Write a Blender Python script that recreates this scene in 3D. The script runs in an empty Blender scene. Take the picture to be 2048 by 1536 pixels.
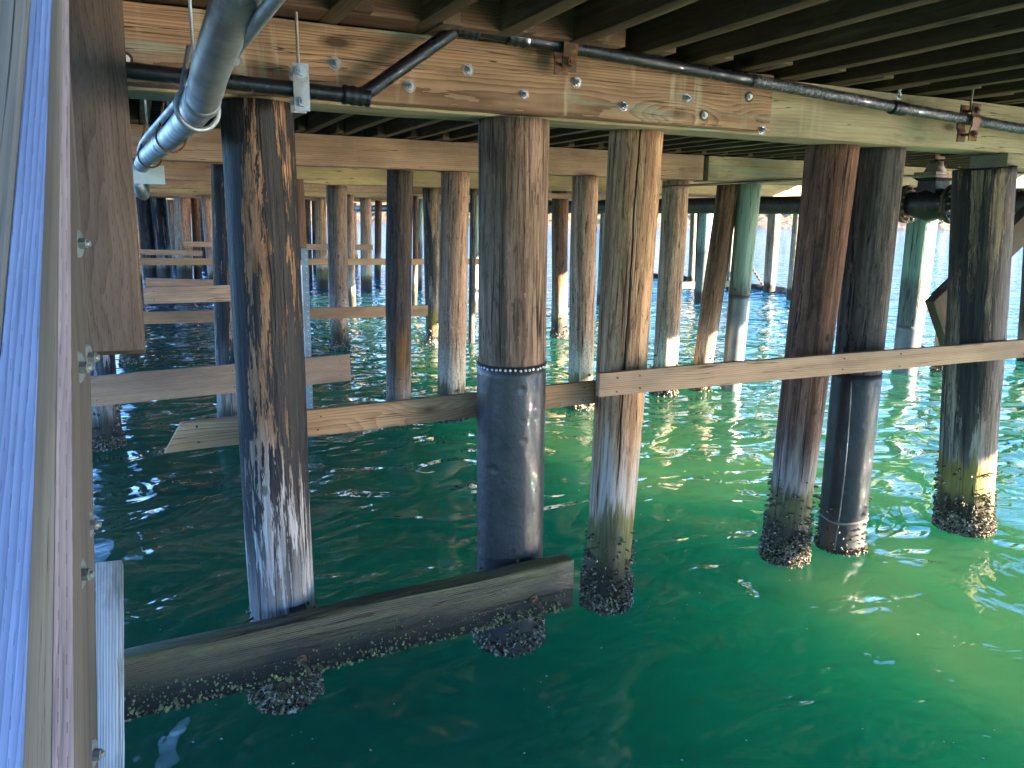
import bpy, bmesh, math, random
import numpy as np
from mathutils import Vector, Matrix, Euler, noise as mnoise
R = math.radians
random.seed(7)
rng = np.random.default_rng(7)
scene = bpy.context.scene
COL = scene.collection

# ------------------------------------------------------------------ camera
# world axes: X runs along the pile bents, Y away from the pier head, Z up, water at z = 0
CAM = Vector((-3.43, -4.0, 2.6)); FPX = 1538.0; PITCH, ROLL, YAW = R(12.4), R(-0.7), R(25.6)
fwd = Vector((math.sin(YAW) * math.cos(PITCH), math.cos(YAW) * math.cos(PITCH), -math.sin(PITCH)))
rgt = Vector((math.cos(YAW), -math.sin(YAW), 0)); upv = rgt.cross(fwd)
rgt, upv = rgt * math.cos(ROLL) - upv * math.sin(ROLL), upv * math.cos(ROLL) + rgt * math.sin(ROLL)
cd = bpy.data.cameras.new('camera'); cam = bpy.data.objects.new('camera', cd); COL.objects.link(cam)
cam.matrix_world = Matrix(((rgt.x, upv.x, -fwd.x, CAM.x), (rgt.y, upv.y, -fwd.y, CAM.y), (rgt.z, upv.z, -fwd.z, CAM.z), (0, 0, 0, 1)))
cd.sensor_width = 36; cd.lens = 36 * FPX / 2048; cd.clip_start = 0.05; cd.clip_end = 3000
scene.camera = cam

# ------------------------------------------------------------------ light
SUN_EL, SUN_AZ = R(15), R(128)          # azimuth clockwise from +Y
w = bpy.data.worlds.new('World'); scene.world = w; w.use_nodes = True
wn = w.node_tree; bg = wn.nodes['Background']
sky = wn.nodes.new('ShaderNodeTexSky'); sky.sky_type = 'NISHITA'; sky.sun_disc = False
sky.sun_elevation = SUN_EL; sky.sun_rotation = SUN_AZ; sky.air_density = 0.6; sky.dust_density = 0.0; sky.ozone_density = 5.0
wn.links.new(sky.outputs[0], bg.inputs[0]); bg.inputs[1].default_value = 0.06
sl = bpy.data.lights.new('sun', 'SUN'); sl.energy = 5.0; sl.angle = R(0.6); sl.color = (1, 0.87, 0.70)
so = bpy.data.objects.new('sun', sl); COL.objects.link(so)
sdir = Vector((math.sin(SUN_AZ) * math.cos(SUN_EL), math.cos(SUN_AZ) * math.cos(SUN_EL), math.sin(SUN_EL)))
so.rotation_euler = sdir.to_track_quat('Z', 'Y').to_euler(); so.location = (20, -20, 20)
vs = scene.view_settings
scene.display_settings.display_device = 'sRGB'
vs.view_transform = 'Standard'; vs.look = 'None'; vs.gamma = 1; vs.use_curve_mapping = False
vs.exposure = 4.0
cy = scene.cycles
cy.caustics_reflective = True; cy.caustics_refractive = False; cy.blur_glossy = 0.5
cy.max_bounces = 8; cy.diffuse_bounces = 5; cy.glossy_bounces = 4; cy.transmission_bounces = 4
cy.sample_clamp_indirect = 0.0; cy.use_denoising = True

# ------------------------------------------------------------------ pixel -> point helpers (photo pixels, 2048 wide)
def ray(px, py): return fwd + rgt * ((px - 1024) / FPX) - upv * ((py - 768) / FPX)
def onz(px, py, z):
    d = ray(px, py); return CAM + d * ((z - CAM.z) / d.z)
def ony(px, py, y):
    d = ray(px, py); return CAM + d * ((y - CAM.y) / d.y)
def onx(px, py, x):
    d = ray(px, py); return CAM + d * ((x - CAM.x) / d.x)
def atd(px, py, dep): return CAM + ray(px, py) * dep
def depth(p): return (p - CAM).dot(fwd)

# ------------------------------------------------------------------ node helpers
class G:
    def __init__(s, name):
        s.m = bpy.data.materials.new(name); s.m.use_nodes = True; s.t = s.m.node_tree; s.t.nodes.clear()
        s.out = s.t.nodes.new('ShaderNodeOutputMaterial'); s.p = s.t.nodes.new('ShaderNodeBsdfPrincipled')
        s.t.links.new(s.p.outputs[0], s.out.inputs[0])
    def set(s, sock, v):
        if isinstance(v, bpy.types.NodeSocket): s.t.links.new(v, sock)
        elif isinstance(v, (tuple, list)) and len(v) == 3 and sock.type == 'RGBA': sock.default_value = (*v, 1)
        else: sock.default_value = v
    def n(s, typ, ins=None, **props):
        nd = s.t.nodes.new('ShaderNode' + typ)
        for k, v in props.items(): setattr(nd, k, v)
        for k, v in (ins or {}).items(): s.set(nd.inputs[k], v)
        return nd
    def math(s, op, a, b=0.0, c=None, clamp=False):
        nd = s.n('Math', {0: a, 1: b}, operation=op, use_clamp=clamp)
        if c is not None: s.set(nd.inputs[2], c)
        return nd.outputs[0]
    def vec(s, x=0.0, y=0.0, z=0.0): return s.n('CombineXYZ', {0: x, 1: y, 2: z}).outputs[0]
    def vmul(s, v, k): return s.n('VectorMath', {0: v, 1: k}, operation='MULTIPLY').outputs[0]
    def vadd(s, a, b): return s.n('VectorMath', {0: a, 1: b}, operation='ADD').outputs[0]
    def noise(s, v, scale=1.0, detail=3.0, rough=0.55, dist=0.0):
        return s.n('TexNoise', {'Vector': v, 'Scale': scale, 'Detail': detail, 'Roughness': rough, 'Distortion': dist}).outputs[0]
    def ramp(s, f, a, b, lo=0.0, hi=1.0):
        return s.n('MapRange', {0: f, 1: a, 2: b, 3: lo, 4: hi}, interpolation_type='SMOOTHSTEP').outputs[0]
    def mix(s, f, a, b, mode='MIX'):
        nd = s.n('Mix', data_type='RGBA', blend_type=mode)
        s.set(nd.inputs[0], f); s.set(nd.inputs[6], a); s.set(nd.inputs[7], b); return nd.outputs[2]
    def bump(s, h, strength=0.5, dist=0.01, normal=None):
        nd = s.n('Bump', {'Height': h, 'Strength': strength, 'Distance': dist})
        if normal is not None: s.set(nd.inputs['Normal'], normal)
        s.set(s.p.inputs['Normal'], nd.outputs[0]); return nd.outputs[0]
    def coords(s, spread=40.0):
        tc = s.n('TexCoord').outputs['Object']; rnd = s.n('ObjectInfo').outputs['Random']
        r2 = s.math('FRACT', s.math('MULTIPLY', rnd, 17.31)); r3 = s.math('FRACT', s.math('MULTIPLY', rnd, 53.7))
        return tc, rnd, r2, r3
    def fin(s, color, rough=0.8, **kw):
        s.set(s.p.inputs['Base Color'], color); s.set(s.p.inputs['Roughness'], rough)
        for k, v in kw.items(): s.set(s.p.inputs[k.replace('_', ' ')], v)
        return s.m

def lumber(name, light, dark, rings=24.0, contrast=0.75, stain=None, stain_amt=0.5, drips=0.0, dripcol=(.55, .48, .34),
           knots=0.55, incise=False, rough=0.85, grime=0.25, bumps=0.35, spec=0.25, grit=0.0, wet=False, swirl=.11, inc=.72):
    """Sawn timber, grain along local X: growth rings round an offset pith, fibre streaks, knots, stains."""
    g = G(name); tc, r1, r2, r3 = g.coords()
    off = g.vec(g.math('MULTIPLY', r1, 37.0), g.math('MULTIPLY_ADD', r2, 0.5, -0.25), g.math('MULTIPLY_ADD', r3, 0.36, 0.05))
    p = g.vadd(tc, off)
    kp = g.vmul(p, (1.5, 4.0, 4.0))
    vor = g.n('TexVoronoi', {'Vector': kp, 'Scale': 1.0, 'Randomness': 1.0})
    kd, kc = vor.outputs['Distance'], vor.outputs['Color']
    kr = g.n('SeparateColor', {0: kc}).outputs[0]
    has = g.math('GREATER_THAN', kr, 1.0 - knots)
    near = g.math('MULTIPLY', g.ramp(kd, 0.55, 0.05), has)
    wob = g.noise(g.vmul(p, (0.9, 5, 5)), 1.0, 3.0, 0.5)
    wv = g.math('ADD', g.math('MULTIPLY_ADD', wob, swirl, -swirl / 2), g.math('MULTIPLY', near, 0.035))
    pp = g.vadd(g.vmul(p, (0.12, 1, 1)), g.vec(0.0, wv, wv))
    wave = g.n('TexWave', {'Vector': pp, 'Scale': rings, 'Distortion': 1.1, 'Detail': 2.0, 'Detail Scale': 2.0}, wave_type='RINGS', rings_direction='X', wave_profile='SAW').outputs[1]
    fib = g.noise(g.vmul(p, (2.5, 90, 90)), 1.0, 3.0, 0.6)
    fib2 = g.noise(g.vmul(p, (0.8, 22, 22)), 1.0, 4.0, 0.6)
    f = g.math('MULTIPLY_ADD', g.math('POWER', wave, 1.7), contrast * 0.65, g.math('MULTIPLY_ADD', g.ramp(fib2, 0.3, 0.7), 0.45, -0.1), clamp=True)
    col = g.mix(f, light, dark)
    tone = g.noise(g.vmul(p, (0.7, 2.2, 2.2)), 1.0, 4.0, 0.6)
    col = g.mix(1.0, col, g.n('CombineColor', {0: g.ramp(tone, 0.3, 0.72, 0.62, 1.18), 1: g.ramp(tone, 0.3, 0.72, 0.62, 1.14), 2: g.ramp(tone, 0.3, 0.72, 0.64, 1.08)}).outputs[0], 'MULTIPLY')
    col = g.mix(g.ramp(fib, 0.58, 0.8, 0, 0.55), col, tuple(c * 0.35 for c in dark))
    if stain is not None:
        sn = g.noise(g.vmul(p, (0.75, 7, 7)), 1.0, 5.0, 0.62)
        col = g.mix(g.ramp(sn, 0.66 - 0.25 * stain_amt, 0.78 - 0.2 * stain_amt, 0, 0.8), col, stain)
    if drips:
        dn = g.noise(g.vmul(p, (14, 1.4, 1.4)), 1.0, 3.0, 0.6)
        dm = g.noise(g.vmul(p, (0.9, 0.6, 0.6)), 1.0, 2.0)
        col = g.mix(g.math('MULTIPLY', g.ramp(dn, 0.55, 0.72), g.ramp(dm, 0.45, 0.6, 0, drips)), col, dripcol)
    gr = g.noise(g.vmul(p, (2.2, 6, 6)), 1.0, 6.0, 0.7)
    col = g.mix(g.ramp(gr, 0.5, 0.75, 0, grime), col, (.03, .024, .02))
    knot = g.math('MULTIPLY', g.ramp(kd, 0.115, 0.075), has)
    ring = g.math('MULTIPLY', g.ramp(kd, 0.17, 0.11), has)
    col = g.mix(g.math('MULTIPLY', ring, 0.5), col, tuple(c * 0.5 for c in dark))
    col = g.mix(g.math('MULTIPLY', knot, 0.75), col, tuple(c * 0.22 for c in dark))
    h = g.math('MULTIPLY_ADD', wave, -0.45, g.math('MULTIPLY', fib, 0.5))
    h = g.math('SUBTRACT', h, g.math('MULTIPLY', g.ramp(fib2, 0.6, 0.7), 0.6))
    # long drying checks
    ck = g.noise(g.vmul(p, (0.5, 26, 26)), 1.0, 2.0, 0.5)
    chk = g.math('MULTIPLY', g.ramp(g.math('ABSOLUTE', g.math('SUBTRACT', ck, 0.5)), 0.012, 0.003), g.ramp(tone, 0.5, 0.6))
    col = g.mix(g.math('MULTIPLY', chk, 0.8), col, (.02, .015, .012)); h = g.math('SUBTRACT', h, chk)
    if incise:
        sp = g.n('SeparateXYZ', {0: tc}); x = sp.outputs[0]; v = g.math('DIVIDE', g.math('ADD', sp.outputs[1], sp.outputs[2]), 0.017)
        u = g.math('ADD', g.math('DIVIDE', x, 0.062), g.math('MULTIPLY', g.math('FLOOR', v), 0.37))
        du = g.math('ABSOLUTE', g.math('SUBTRACT', g.math('FRACT', u), 0.5)); dv = g.math('ABSOLUTE', g.math('SUBTRACT', g.math('FRACT', v), 0.5))
        slit = g.math('MULTIPLY', g.ramp(du, 0.19, 0.12), g.ramp(dv, 0.1, 0.04))
        slit = g.math('MULTIPLY', slit, g.ramp(gr, 0.35, 0.5, 0.25, 1.0))
        col = g.mix(g.math('MULTIPLY', slit, inc), col, (.03, .025, .02)); h = g.math('SUBTRACT', h, g.math('MULTIPLY', slit, inc * 1.2))
    if grit:
        z = g.n('SeparateXYZ', {0: tc}).outputs[2]
        gm = g.ramp(g.math('ADD', z, g.math('MULTIPLY_ADD', gr, 0.3, -0.15)), 0.10, -0.08)
        col = g.mix(gm, col, (.012, .011, .009))
    g.bump(h, bumps, 0.006)
    return g.fin(col, 0.45 if wet else rough, **{'Specular IOR Level': spec})

def pile_mat(name, c1, c2, peel=0.2, peelcol=(.013, .012, .013), pale=0.6, palecol=(.46, .42, .37), pale_z=1.0, pale_w=0.5, algae=0.7, algae_z=0.62,
             wet_z=0.36, algcol=(.125, .125, .022), rust=0.0, topcol=None, top_z=1.5, vein=0.0, rough=0.85, split=False):
    """Round driven pile, grain along local Z, local z = height above the water along the pile."""
    g = G(name); tc, r1, r2, r3 = g.coords()
    p = g.vadd(tc, g.vec(g.math('MULTIPLY', r1, 9.0), g.math('MULTIPLY', r2, 9.0), g.math('MULTIPLY', r3, 13.0)))
    z = g.n('SeparateXYZ', {0: tc}).outputs[2]
    fine = g.noise(g.vmul(p, (60, 60, 3.0)), 1.0, 4.0, 0.6)
    mid = g.noise(g.vmul(p, (15, 15, 0.9)), 1.0, 5.0, 0.62, 0.3)
    big = g.noise(g.vmul(p, (4.0, 4.0, 0.7)), 1.0, 4.0, 0.6)
    col = g.mix(g.ramp(mid, 0.32, 0.68), c1, c2)
    col = g.mix(g.ramp(fine, 0.48, 0.72, 0, 0.8), col, tuple(c * 0.3 for c in c2))
    bark = g.noise(g.vmul(p, (34, 34, 7)), 1.0, 5.0, 0.7, 0.6)
    col = g.mix(g.ramp(bark, 0.53, 0.66, 0, 0.75), col, tuple(c * 0.32 for c in c2))
    col = g.mix(g.ramp(bark, 0.44, 0.34, 0, 0.35), col, tuple(min(.7, c * 1.6) for c in c1))
    col = g.mix(g.ramp(big, 0.45, 0.7, 0, 0.5), col, tuple(c * 0.55 for c in c2))
    if topcol is not None:
        col = g.mix(g.ramp(g.math('ADD', z, g.math('MULTIPLY_ADD', mid, 0.5, -0.25)), top_z - 0.1, top_z + 0.25), col, g.mix(g.ramp(mid, 0.35, 0.7), topcol, tuple(c * 0.6 for c in topcol)))
    zz = g.math('ADD', z, g.math('MULTIPLY_ADD', mid, 1.0, -0.5))
    pm = g.math('MULTIPLY', g.ramp(zz, pale_z + pale_w, pale_z - 0.25), pale)
    pm = g.math('MULTIPLY', pm, g.ramp(fine, 0.66, 0.42, 0.45, 1.0))
    col = g.mix(pm, col, palecol)
    if rust: col = g.mix(g.math('MULTIPLY', g.ramp(mid, 0.5, 0.62), g.math('MULTIPLY', g.ramp(zz, 1.6, 0.9), rust)), col, (.45, .2, .045))
    pn = g.noise(g.vmul(p, (8, 8, .75)), 1.0, 6.0, 0.72, 0.2)
    pk = g.ramp(pn, 0.72 - peel * 0.4, 0.735 - peel * 0.4)
    pk = g.math('MULTIPLY', pk, g.ramp(zz, 0.35, 1.25, 0.35, 1.0))
    col = g.mix(pk, col, g.mix(g.ramp(fine, 0.4, 0.7), peelcol, tuple(c * 2.2 for c in peelcol)))
    if vein:
        vn = g.noise(g.vmul(p, (22, 22, 9)), 1.0, 2.0, 0.5, 2.0)
        vm = g.math('MULTIPLY', g.ramp(g.math('ABSOLUTE', g.math('SUBTRACT', vn, 0.5)), 0.05, 0.02), g.ramp(zz, 1.9, 0.9, 0.2, 1.0))
        col = g.mix(g.math('MULTIPLY', vm, vein), col, (.1, .07, .05))
    am = g.math('MULTIPLY', g.ramp(g.math('ADD', z, g.math('MULTIPLY_ADD', mid, 0.7, -0.35)), algae_z + 0.05, algae_z - 0.07), algae)
    am = g.math('MULTIPLY', am, g.ramp(fine, 0.75, 0.4, 0.6, 1.0))
    col = g.mix(am, col, g.mix(g.ramp(big, 0.4, 0.65), algcol, tuple(c * 0.45 for c in algcol)))
    wm = g.ramp(g.math('ADD', z, g.math('MULTIPLY_ADD', mid, 0.24, -0.12)), wet_z + 0.09, wet_z - 0.1)
    col = g.mix(g.math('MULTIPLY', wm, 0.9), col, (.026, .018, .012))
    # vertical checks and small knots
    ang = g.noise(g.vmul(p, (24, 24, 0.35)), 1.0, 1.0, 0.5)
    chk = g.ramp(g.math('ABSOLUTE', g.math('SUBTRACT', ang, 0.56)), 0.014, 0.004)
    col = g.mix(g.math('MULTIPLY', chk, 0.85), col, (.012, .01, .008))
    if split:
        sp = g.n('SeparateXYZ', {0: tc}); wob = g.noise(g.vec(0.0, 0.0, g.math('MULTIPLY', z, 1.3)), 1.0, 4.0, 0.6)
        q = g.math('ADD', g.math('MULTIPLY_ADD', sp.outputs[0], .90, g.math('MULTIPLY', sp.outputs[1], -.43)), g.math('MULTIPLY_ADD', wob, .05, -.022))
        line = g.math('MULTIPLY', g.ramp(g.math('ABSOLUTE', q), .0075, .003), g.ramp(z, 0.75, 1.1))
        col = g.mix(line, col, (.012, .009, .007)); chk = g.math('MAXIMUM', chk, line)
    vor = g.n('TexVoronoi', {'Vector': g.vmul(p, (5, 5, 3.2)), 'Scale': 1.0})
    kh = g.math('GREATER_THAN', g.n('SeparateColor', {0: vor.outputs['Color']}).outputs[0], 0.62)
    kn = g.math('MULTIPLY', g.ramp(vor.outputs['Distance'], 0.13, 0.06), kh)
    col = g.mix(g.math('MULTIPLY', kn, 0.7), col, tuple(c * 0.2 for c in c2))
    h = g.math('MULTIPLY_ADD', fine, 0.6, g.math('MULTIPLY_ADD', bark, -0.8, g.math('MULTIPLY', mid, 0.9)))
    h = g.math('SUBTRACT', h, g.math('MULTIPLY', chk, 1.3)); h = g.math('ADD', h, g.math('MULTIPLY', pk, 0.35))
    h = g.math('SUBTRACT', h, g.math('MULTIPLY', kn, 0.5))
    g.bump(h, 0.8, 0.014)
    ro = g.math('SUBTRACT', g.math('SUBTRACT', rough, g.math('MULTIPLY', wm, 0.35)), g.math('MULTIPLY', pk, 0.2))
    return g.fin(col, ro, **{'Specular IOR Level': 0.3})

def metal(name, col, rough=0.4, metallic=1.0, spots=0.0, spotcol=(.25, .1, .04), bumps=0.15, scale=30.0, dents=0.0, stretch=(1, 1, 1)):
    g = G(name); tc, r1, r2, r3 = g.coords()
    p = g.vadd(g.vmul(tc, stretch), g.vec(g.math('MULTIPLY', r1, 7.0), 0.0, 0.0))
    a = g.noise(p, scale, 4.0, 0.65); b = g.noise(p, scale * 0.2, 4.0, 0.6)
    c = g.mix(g.ramp(b, 0.35, 0.7, 0, 0.7), col, tuple(x * 0.55 for x in col))
    if spots: c = g.mix(g.ramp(a, 0.6 - 0.25 * spots, 0.72 - 0.2 * spots, 0, 0.9), c, spotcol)
    h = g.math('MULTIPLY', a, 0.4)
    if dents:
        v = g.n('TexVoronoi', {'Vector': p, 'Scale': 9.0}, feature='SMOOTH_F1').outputs[0]
        h = g.math('MULTIPLY_ADD', g.ramp(v, 0.3, 0.0), -dents, g.math('MULTIPLY_ADD', b, dents * 1.6, h))
    g.bump(h, bumps if not dents else 0.5, 0.012)
    return g.fin(c, g.ramp(b, 0.3, 0.7, rough * 0.8, min(1, rough * 1.25)), Metallic=metallic)

def plain(name, col, rough=0.6, var=0.5, scale=12.0):
    g = G(name); tc, r1, _, _ = g.coords(); a = g.noise(tc, scale, 5.0, 0.65)
    g.bump(a, 0.3, 0.01)
    return g.fin(g.mix(g.ramp(a, 0.35, 0.7), col, tuple(x * (1 - var) for x in col)), rough)

M = {}
M['cap'] = lumber('brown_cap_timber', (.40, .26, .16), (.165, .09, .048), 36, 1.2, stain=(.25, .31, .24), stain_amt=.42, drips=.5, grime=.35, knots=.3, swirl=.045)
M['green'] = lumber('green_treated_timber', (.43, .38, .24), (.29, .235, .125), 15, 0.8, stain=(.27, .32, .23), stain_amt=.5, drips=.3, grime=.3, knots=.65)
M['tan'] = lumber('tan_cap_timber', (.46, .32, .21), (.27, .17, .105), 24, 0.9, swirl=.06, drips=.2, grime=.25, knots=.5)
M['yellow'] = lumber('yellow_cap_timber', (.52, .42, .22), (.34, .25, .11), 20, 0.8, grime=.3, knots=.7, stain=(.2, .15, .09), stain_amt=.3)
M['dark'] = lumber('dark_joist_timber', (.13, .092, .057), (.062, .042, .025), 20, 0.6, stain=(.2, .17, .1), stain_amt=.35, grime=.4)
M['reddark'] = lumber('dark_red_brown_timber', (.24, .14, .09), (.10, .05, .03), 22, 1.0, grime=.3, knots=.3)
M['plank'] = lumber('new_plank_timber', (.48, .31, .18), (.28, .145, .07), 24, 1.0, swirl=.07, grime=.08, knots=.6, bumps=.2)
M['greyplank'] = lumber('weathered_plank_timber', (.52, .35, .225), (.29, .175, .105), 24, 0.95, swirl=.07, grime=.16, knots=.6, bumps=.25)
M['boardbolt'] = metal('dull_blue_grey_bolt', (.22, .26, .28), .6, .4, scale=50)
M['post'] = lumber('grey_brown_incised_post', (.19, .135, .10), (.075, .05, .036), 20, 0.7, grime=.4, knots=.8, incise=True, inc=.45)
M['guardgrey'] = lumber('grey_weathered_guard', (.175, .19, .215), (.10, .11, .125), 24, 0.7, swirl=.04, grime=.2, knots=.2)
M['guardblue'] = lumber('skylight_blue_edge', (.15, .29, .74), (.07, .145, .40), 30, 1.2, grime=.1, knots=.3, incise=True, inc=.12, bumps=.9, swirl=.03)  # blue skylight on the board edge, put into its base colour
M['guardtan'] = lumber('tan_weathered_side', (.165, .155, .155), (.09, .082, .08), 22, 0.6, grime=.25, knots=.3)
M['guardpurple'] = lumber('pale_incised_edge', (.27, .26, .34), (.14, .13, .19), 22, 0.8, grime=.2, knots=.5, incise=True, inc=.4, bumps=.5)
M['white'] = lumber('whitened_timber', (.64, .63, .62), (.22, .22, .21), 30, 1.2, grime=.5, knots=.3, swirl=.05, bumps=.9, stain=(.1, .12, .06), stain_amt=.3)
M['wale'] = lumber('wet_algae_timber', (.14, .112, .052), (.02, .015, .009), 30, 1.3, swirl=.04, stain=(.14, .135, .05), stain_amt=.6, grime=.4, grit=1.0, wet=True, incise=True, bumps=.6)

M['p_black'] = pile_mat('peeling_black_pile', (.38, .22, .125), (.17, .09, .05), peel=.66, pale=.9, pale_z=1.2, pale_w=.4, palecol=(.5, .47, .45), algae=.55, algae_z=.42)
M['p_brown'] = pile_mat('grey_brown_pile', (.36, .225, .15), (.14, .09, .06), peel=.14, pale=.0, algae=0, wet_z=-2, palecol=(.4, .36, .32))
M['p_tan'] = pile_mat('tan_split_pile', (.64, .375, .20), (.32, .17, .085), peel=.05, pale=.9, pale_z=1.05, pale_w=.3, algae=.95, algae_z=.72, palecol=(.52, .47, .42), rust=.35, split=True)
M['p_red'] = pile_mat('red_brown_pile', (.30, .145, .085), (.10, .048, .03), peel=.25, pale=.6, pale_z=.9, pale_w=.3, algae=.9, algae_z=.62)
M['p_grey'] = pile_mat('dark_grey_pile', (.17, .14, .115), (.06, .05, .042), peel=.36, pale=0, algae=0, wet_z=-2)
M['p_spot'] = pile_mat('spotted_dark_pile', (.42, .30, .19), (.14, .09, .06), peel=.62, pale=.45, pale_z=1.0, algae=.95, algae_z=.7, algcol=(.26, .2, .04), peelcol=(.03, .024, .02))
M['p_mid'] = pile_mat('brown_white_foot_pile', (.62, .39, .255), (.32, .185, .115), peel=.12, pale=.85, pale_z=.85, pale_w=.35, algae=.9, algae_z=.5, palecol=(.6, .54, .42), vein=.5)
M['p_vein'] = pile_mat('worm_grooved_pile', (.32, .22, .16), (.17, .115, .085), peel=.05, pale=.8, pale_z=.95, pale_w=.3, algae=.8, algae_z=.5, vein=.85, palecol=(.5, .42, .36))
M['p_orange'] = pile_mat('orange_stained_pile', (.36, .19, .10), (.12, .06, .035), peel=.3, pale=.55, pale_z=.8, algae=.9, algae_z=.45, rust=.9, vein=.5)
M['p_dark'] = pile_mat('dark_blue_black_pile', (.13, .09, .065), (.055, .042, .035), peel=.45, pale=.55, pale_z=.62, pale_w=.3, algae=.4, algae_z=.3, rust=.4)
M['p_green'] = pile_mat('green_treated_pile', (.2, .2, .17), (.11, .11, .1), peel=.08, peelcol=(.05, .06, .05), pale=.35, pale_z=1.0, algae=.2, topcol=(.3, .41, .32), top_z=1.55, palecol=(.4, .4, .37))
M['p_pale'] = pile_mat('sunbleached_pile', (.42, .37, .27), (.27, .22, .15), peel=.12, pale=.3, algae=.5, algae_z=.3)

M['sleeve'] = metal('dark_blue_plastic_sleeve', (.05, .045, .043), .42, .15, dents=.8, scale=22)
M['hdpe'] = metal('black_plastic_sleeve', (.026, .023, .021), .5, .0, dents=.5, scale=20)
M['greysleeve'] = metal('grey_pile_jacket', (.16, .165, .155), .4, .1, scale=18, bumps=.3)
M['seam'] = plain('pale_seam', (.22, .2, .17), .5, .3)
M['galv'] = metal('galvanised_steel', (.42, .44, .45), .5, .75, spots=.25, spotcol=(.3, .28, .25))
M['conduit'] = metal('galvanised_conduit', (.42, .44, .45), .5, .65, scale=40, bumps=.08, spots=.0, spotcol=(.35, .3, .25))
M['tape'] = metal('black_pipe_wrap', (.016, .017, .02), .32, .0, scale=60, bumps=.6, stretch=(1, 1, 1))
M['tapegrey'] = metal('scuffed_pipe_wrap', (.03, .031, .034), .38, .0, scale=55, bumps=.7, spots=.45, spotcol=(.19, .19, .2))
M['rust'] = metal('rusty_iron', (.13, .075, .05), .75, .3, spots=.5, spotcol=(.28, .12, .045), scale=25, bumps=.6)
M['rustpale'] = metal('flaking_painted_iron', (.42, .36, .3), .7, .1, spots=.4, spotcol=(.3, .12, .04), scale=14, bumps=.5)
M['iron'] = metal('black_cast_iron', (.022, .022, .022), .45, .3, spots=.25, spotcol=(.12, .06, .03), scale=20, bumps=.4)
M['brownpipe'] = metal('brown_coated_pipe', (.06, .042, .028), .55, .1, spots=.3, spotcol=(.12, .075, .04), scale=12, bumps=.5)
M['bolt'] = metal('weathered_bolt', (.33, .31, .3), .6, .6, spots=.35, spotcol=(.2, .12, .08), scale=60)
M['pin'] = metal('brass_sprinkler', (.75, .73, .66), .25, 1.0, scale=60)
M['nail'] = plain('bright_nail', (.75, .73, .68), .35, .1)
M['box'] = plain('pale_green_enamel', (.5, .6, .58), .4, .15, 6)
M['strap'] = plain('blue_grey_strap', (.2, .28, .33), .5, .3)
M['boom'] = plain('black_boom_fabric', (.02, .02, .022), .5, .4)
M['yellowmark'] = plain('yellow_marker_paint', (.6, .5, .05), .6, .2)
M['wire'] = plain('pale_hanging_wire', (.3, .26, .2), .7, .3)

def barnacle_mat():
    g = G('barnacle_crust'); tc = g.n('TexCoord').outputs['Object']
    v = g.n('TexVoronoi', {'Vector': tc, 'Scale': 60.0}); r = g.n('SeparateColor', {0: v.outputs['Color']})
    c = g.mix(g.ramp(r.outputs[0], 0.35, 0.85), (.03, .022, .014), (.19, .15, .095))
    c = g.mix(g.math('MULTIPLY', g.math('GREATER_THAN', r.outputs[1], 0.88), 0.8), c, (.22, .23, .08))
    c = g.mix(g.math('MULTIPLY', g.math('GREATER_THAN', r.outputs[2], 0.86), 0.9), c, (.46, .42, .34))
    g.bump(g.noise(tc, 160.0, 3.0), 0.6, 0.006)
    return g.fin(c, 0.55)
M['barn'] = barnacle_mat()
def lime_mat():
    g = G('pale_barnacle_shell'); tc = g.n('TexCoord').outputs['Object']
    v = g.n('TexVoronoi', {'Vector': tc, 'Scale': 30.0}); r = g.n('SeparateColor', {0: v.outputs['Color']})
    c = g.mix(r.outputs[0], (.03, .028, .02), (.26, .27, .11))
    return g.fin(c, 0.6)
M['lime'] = lime_mat()

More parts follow.
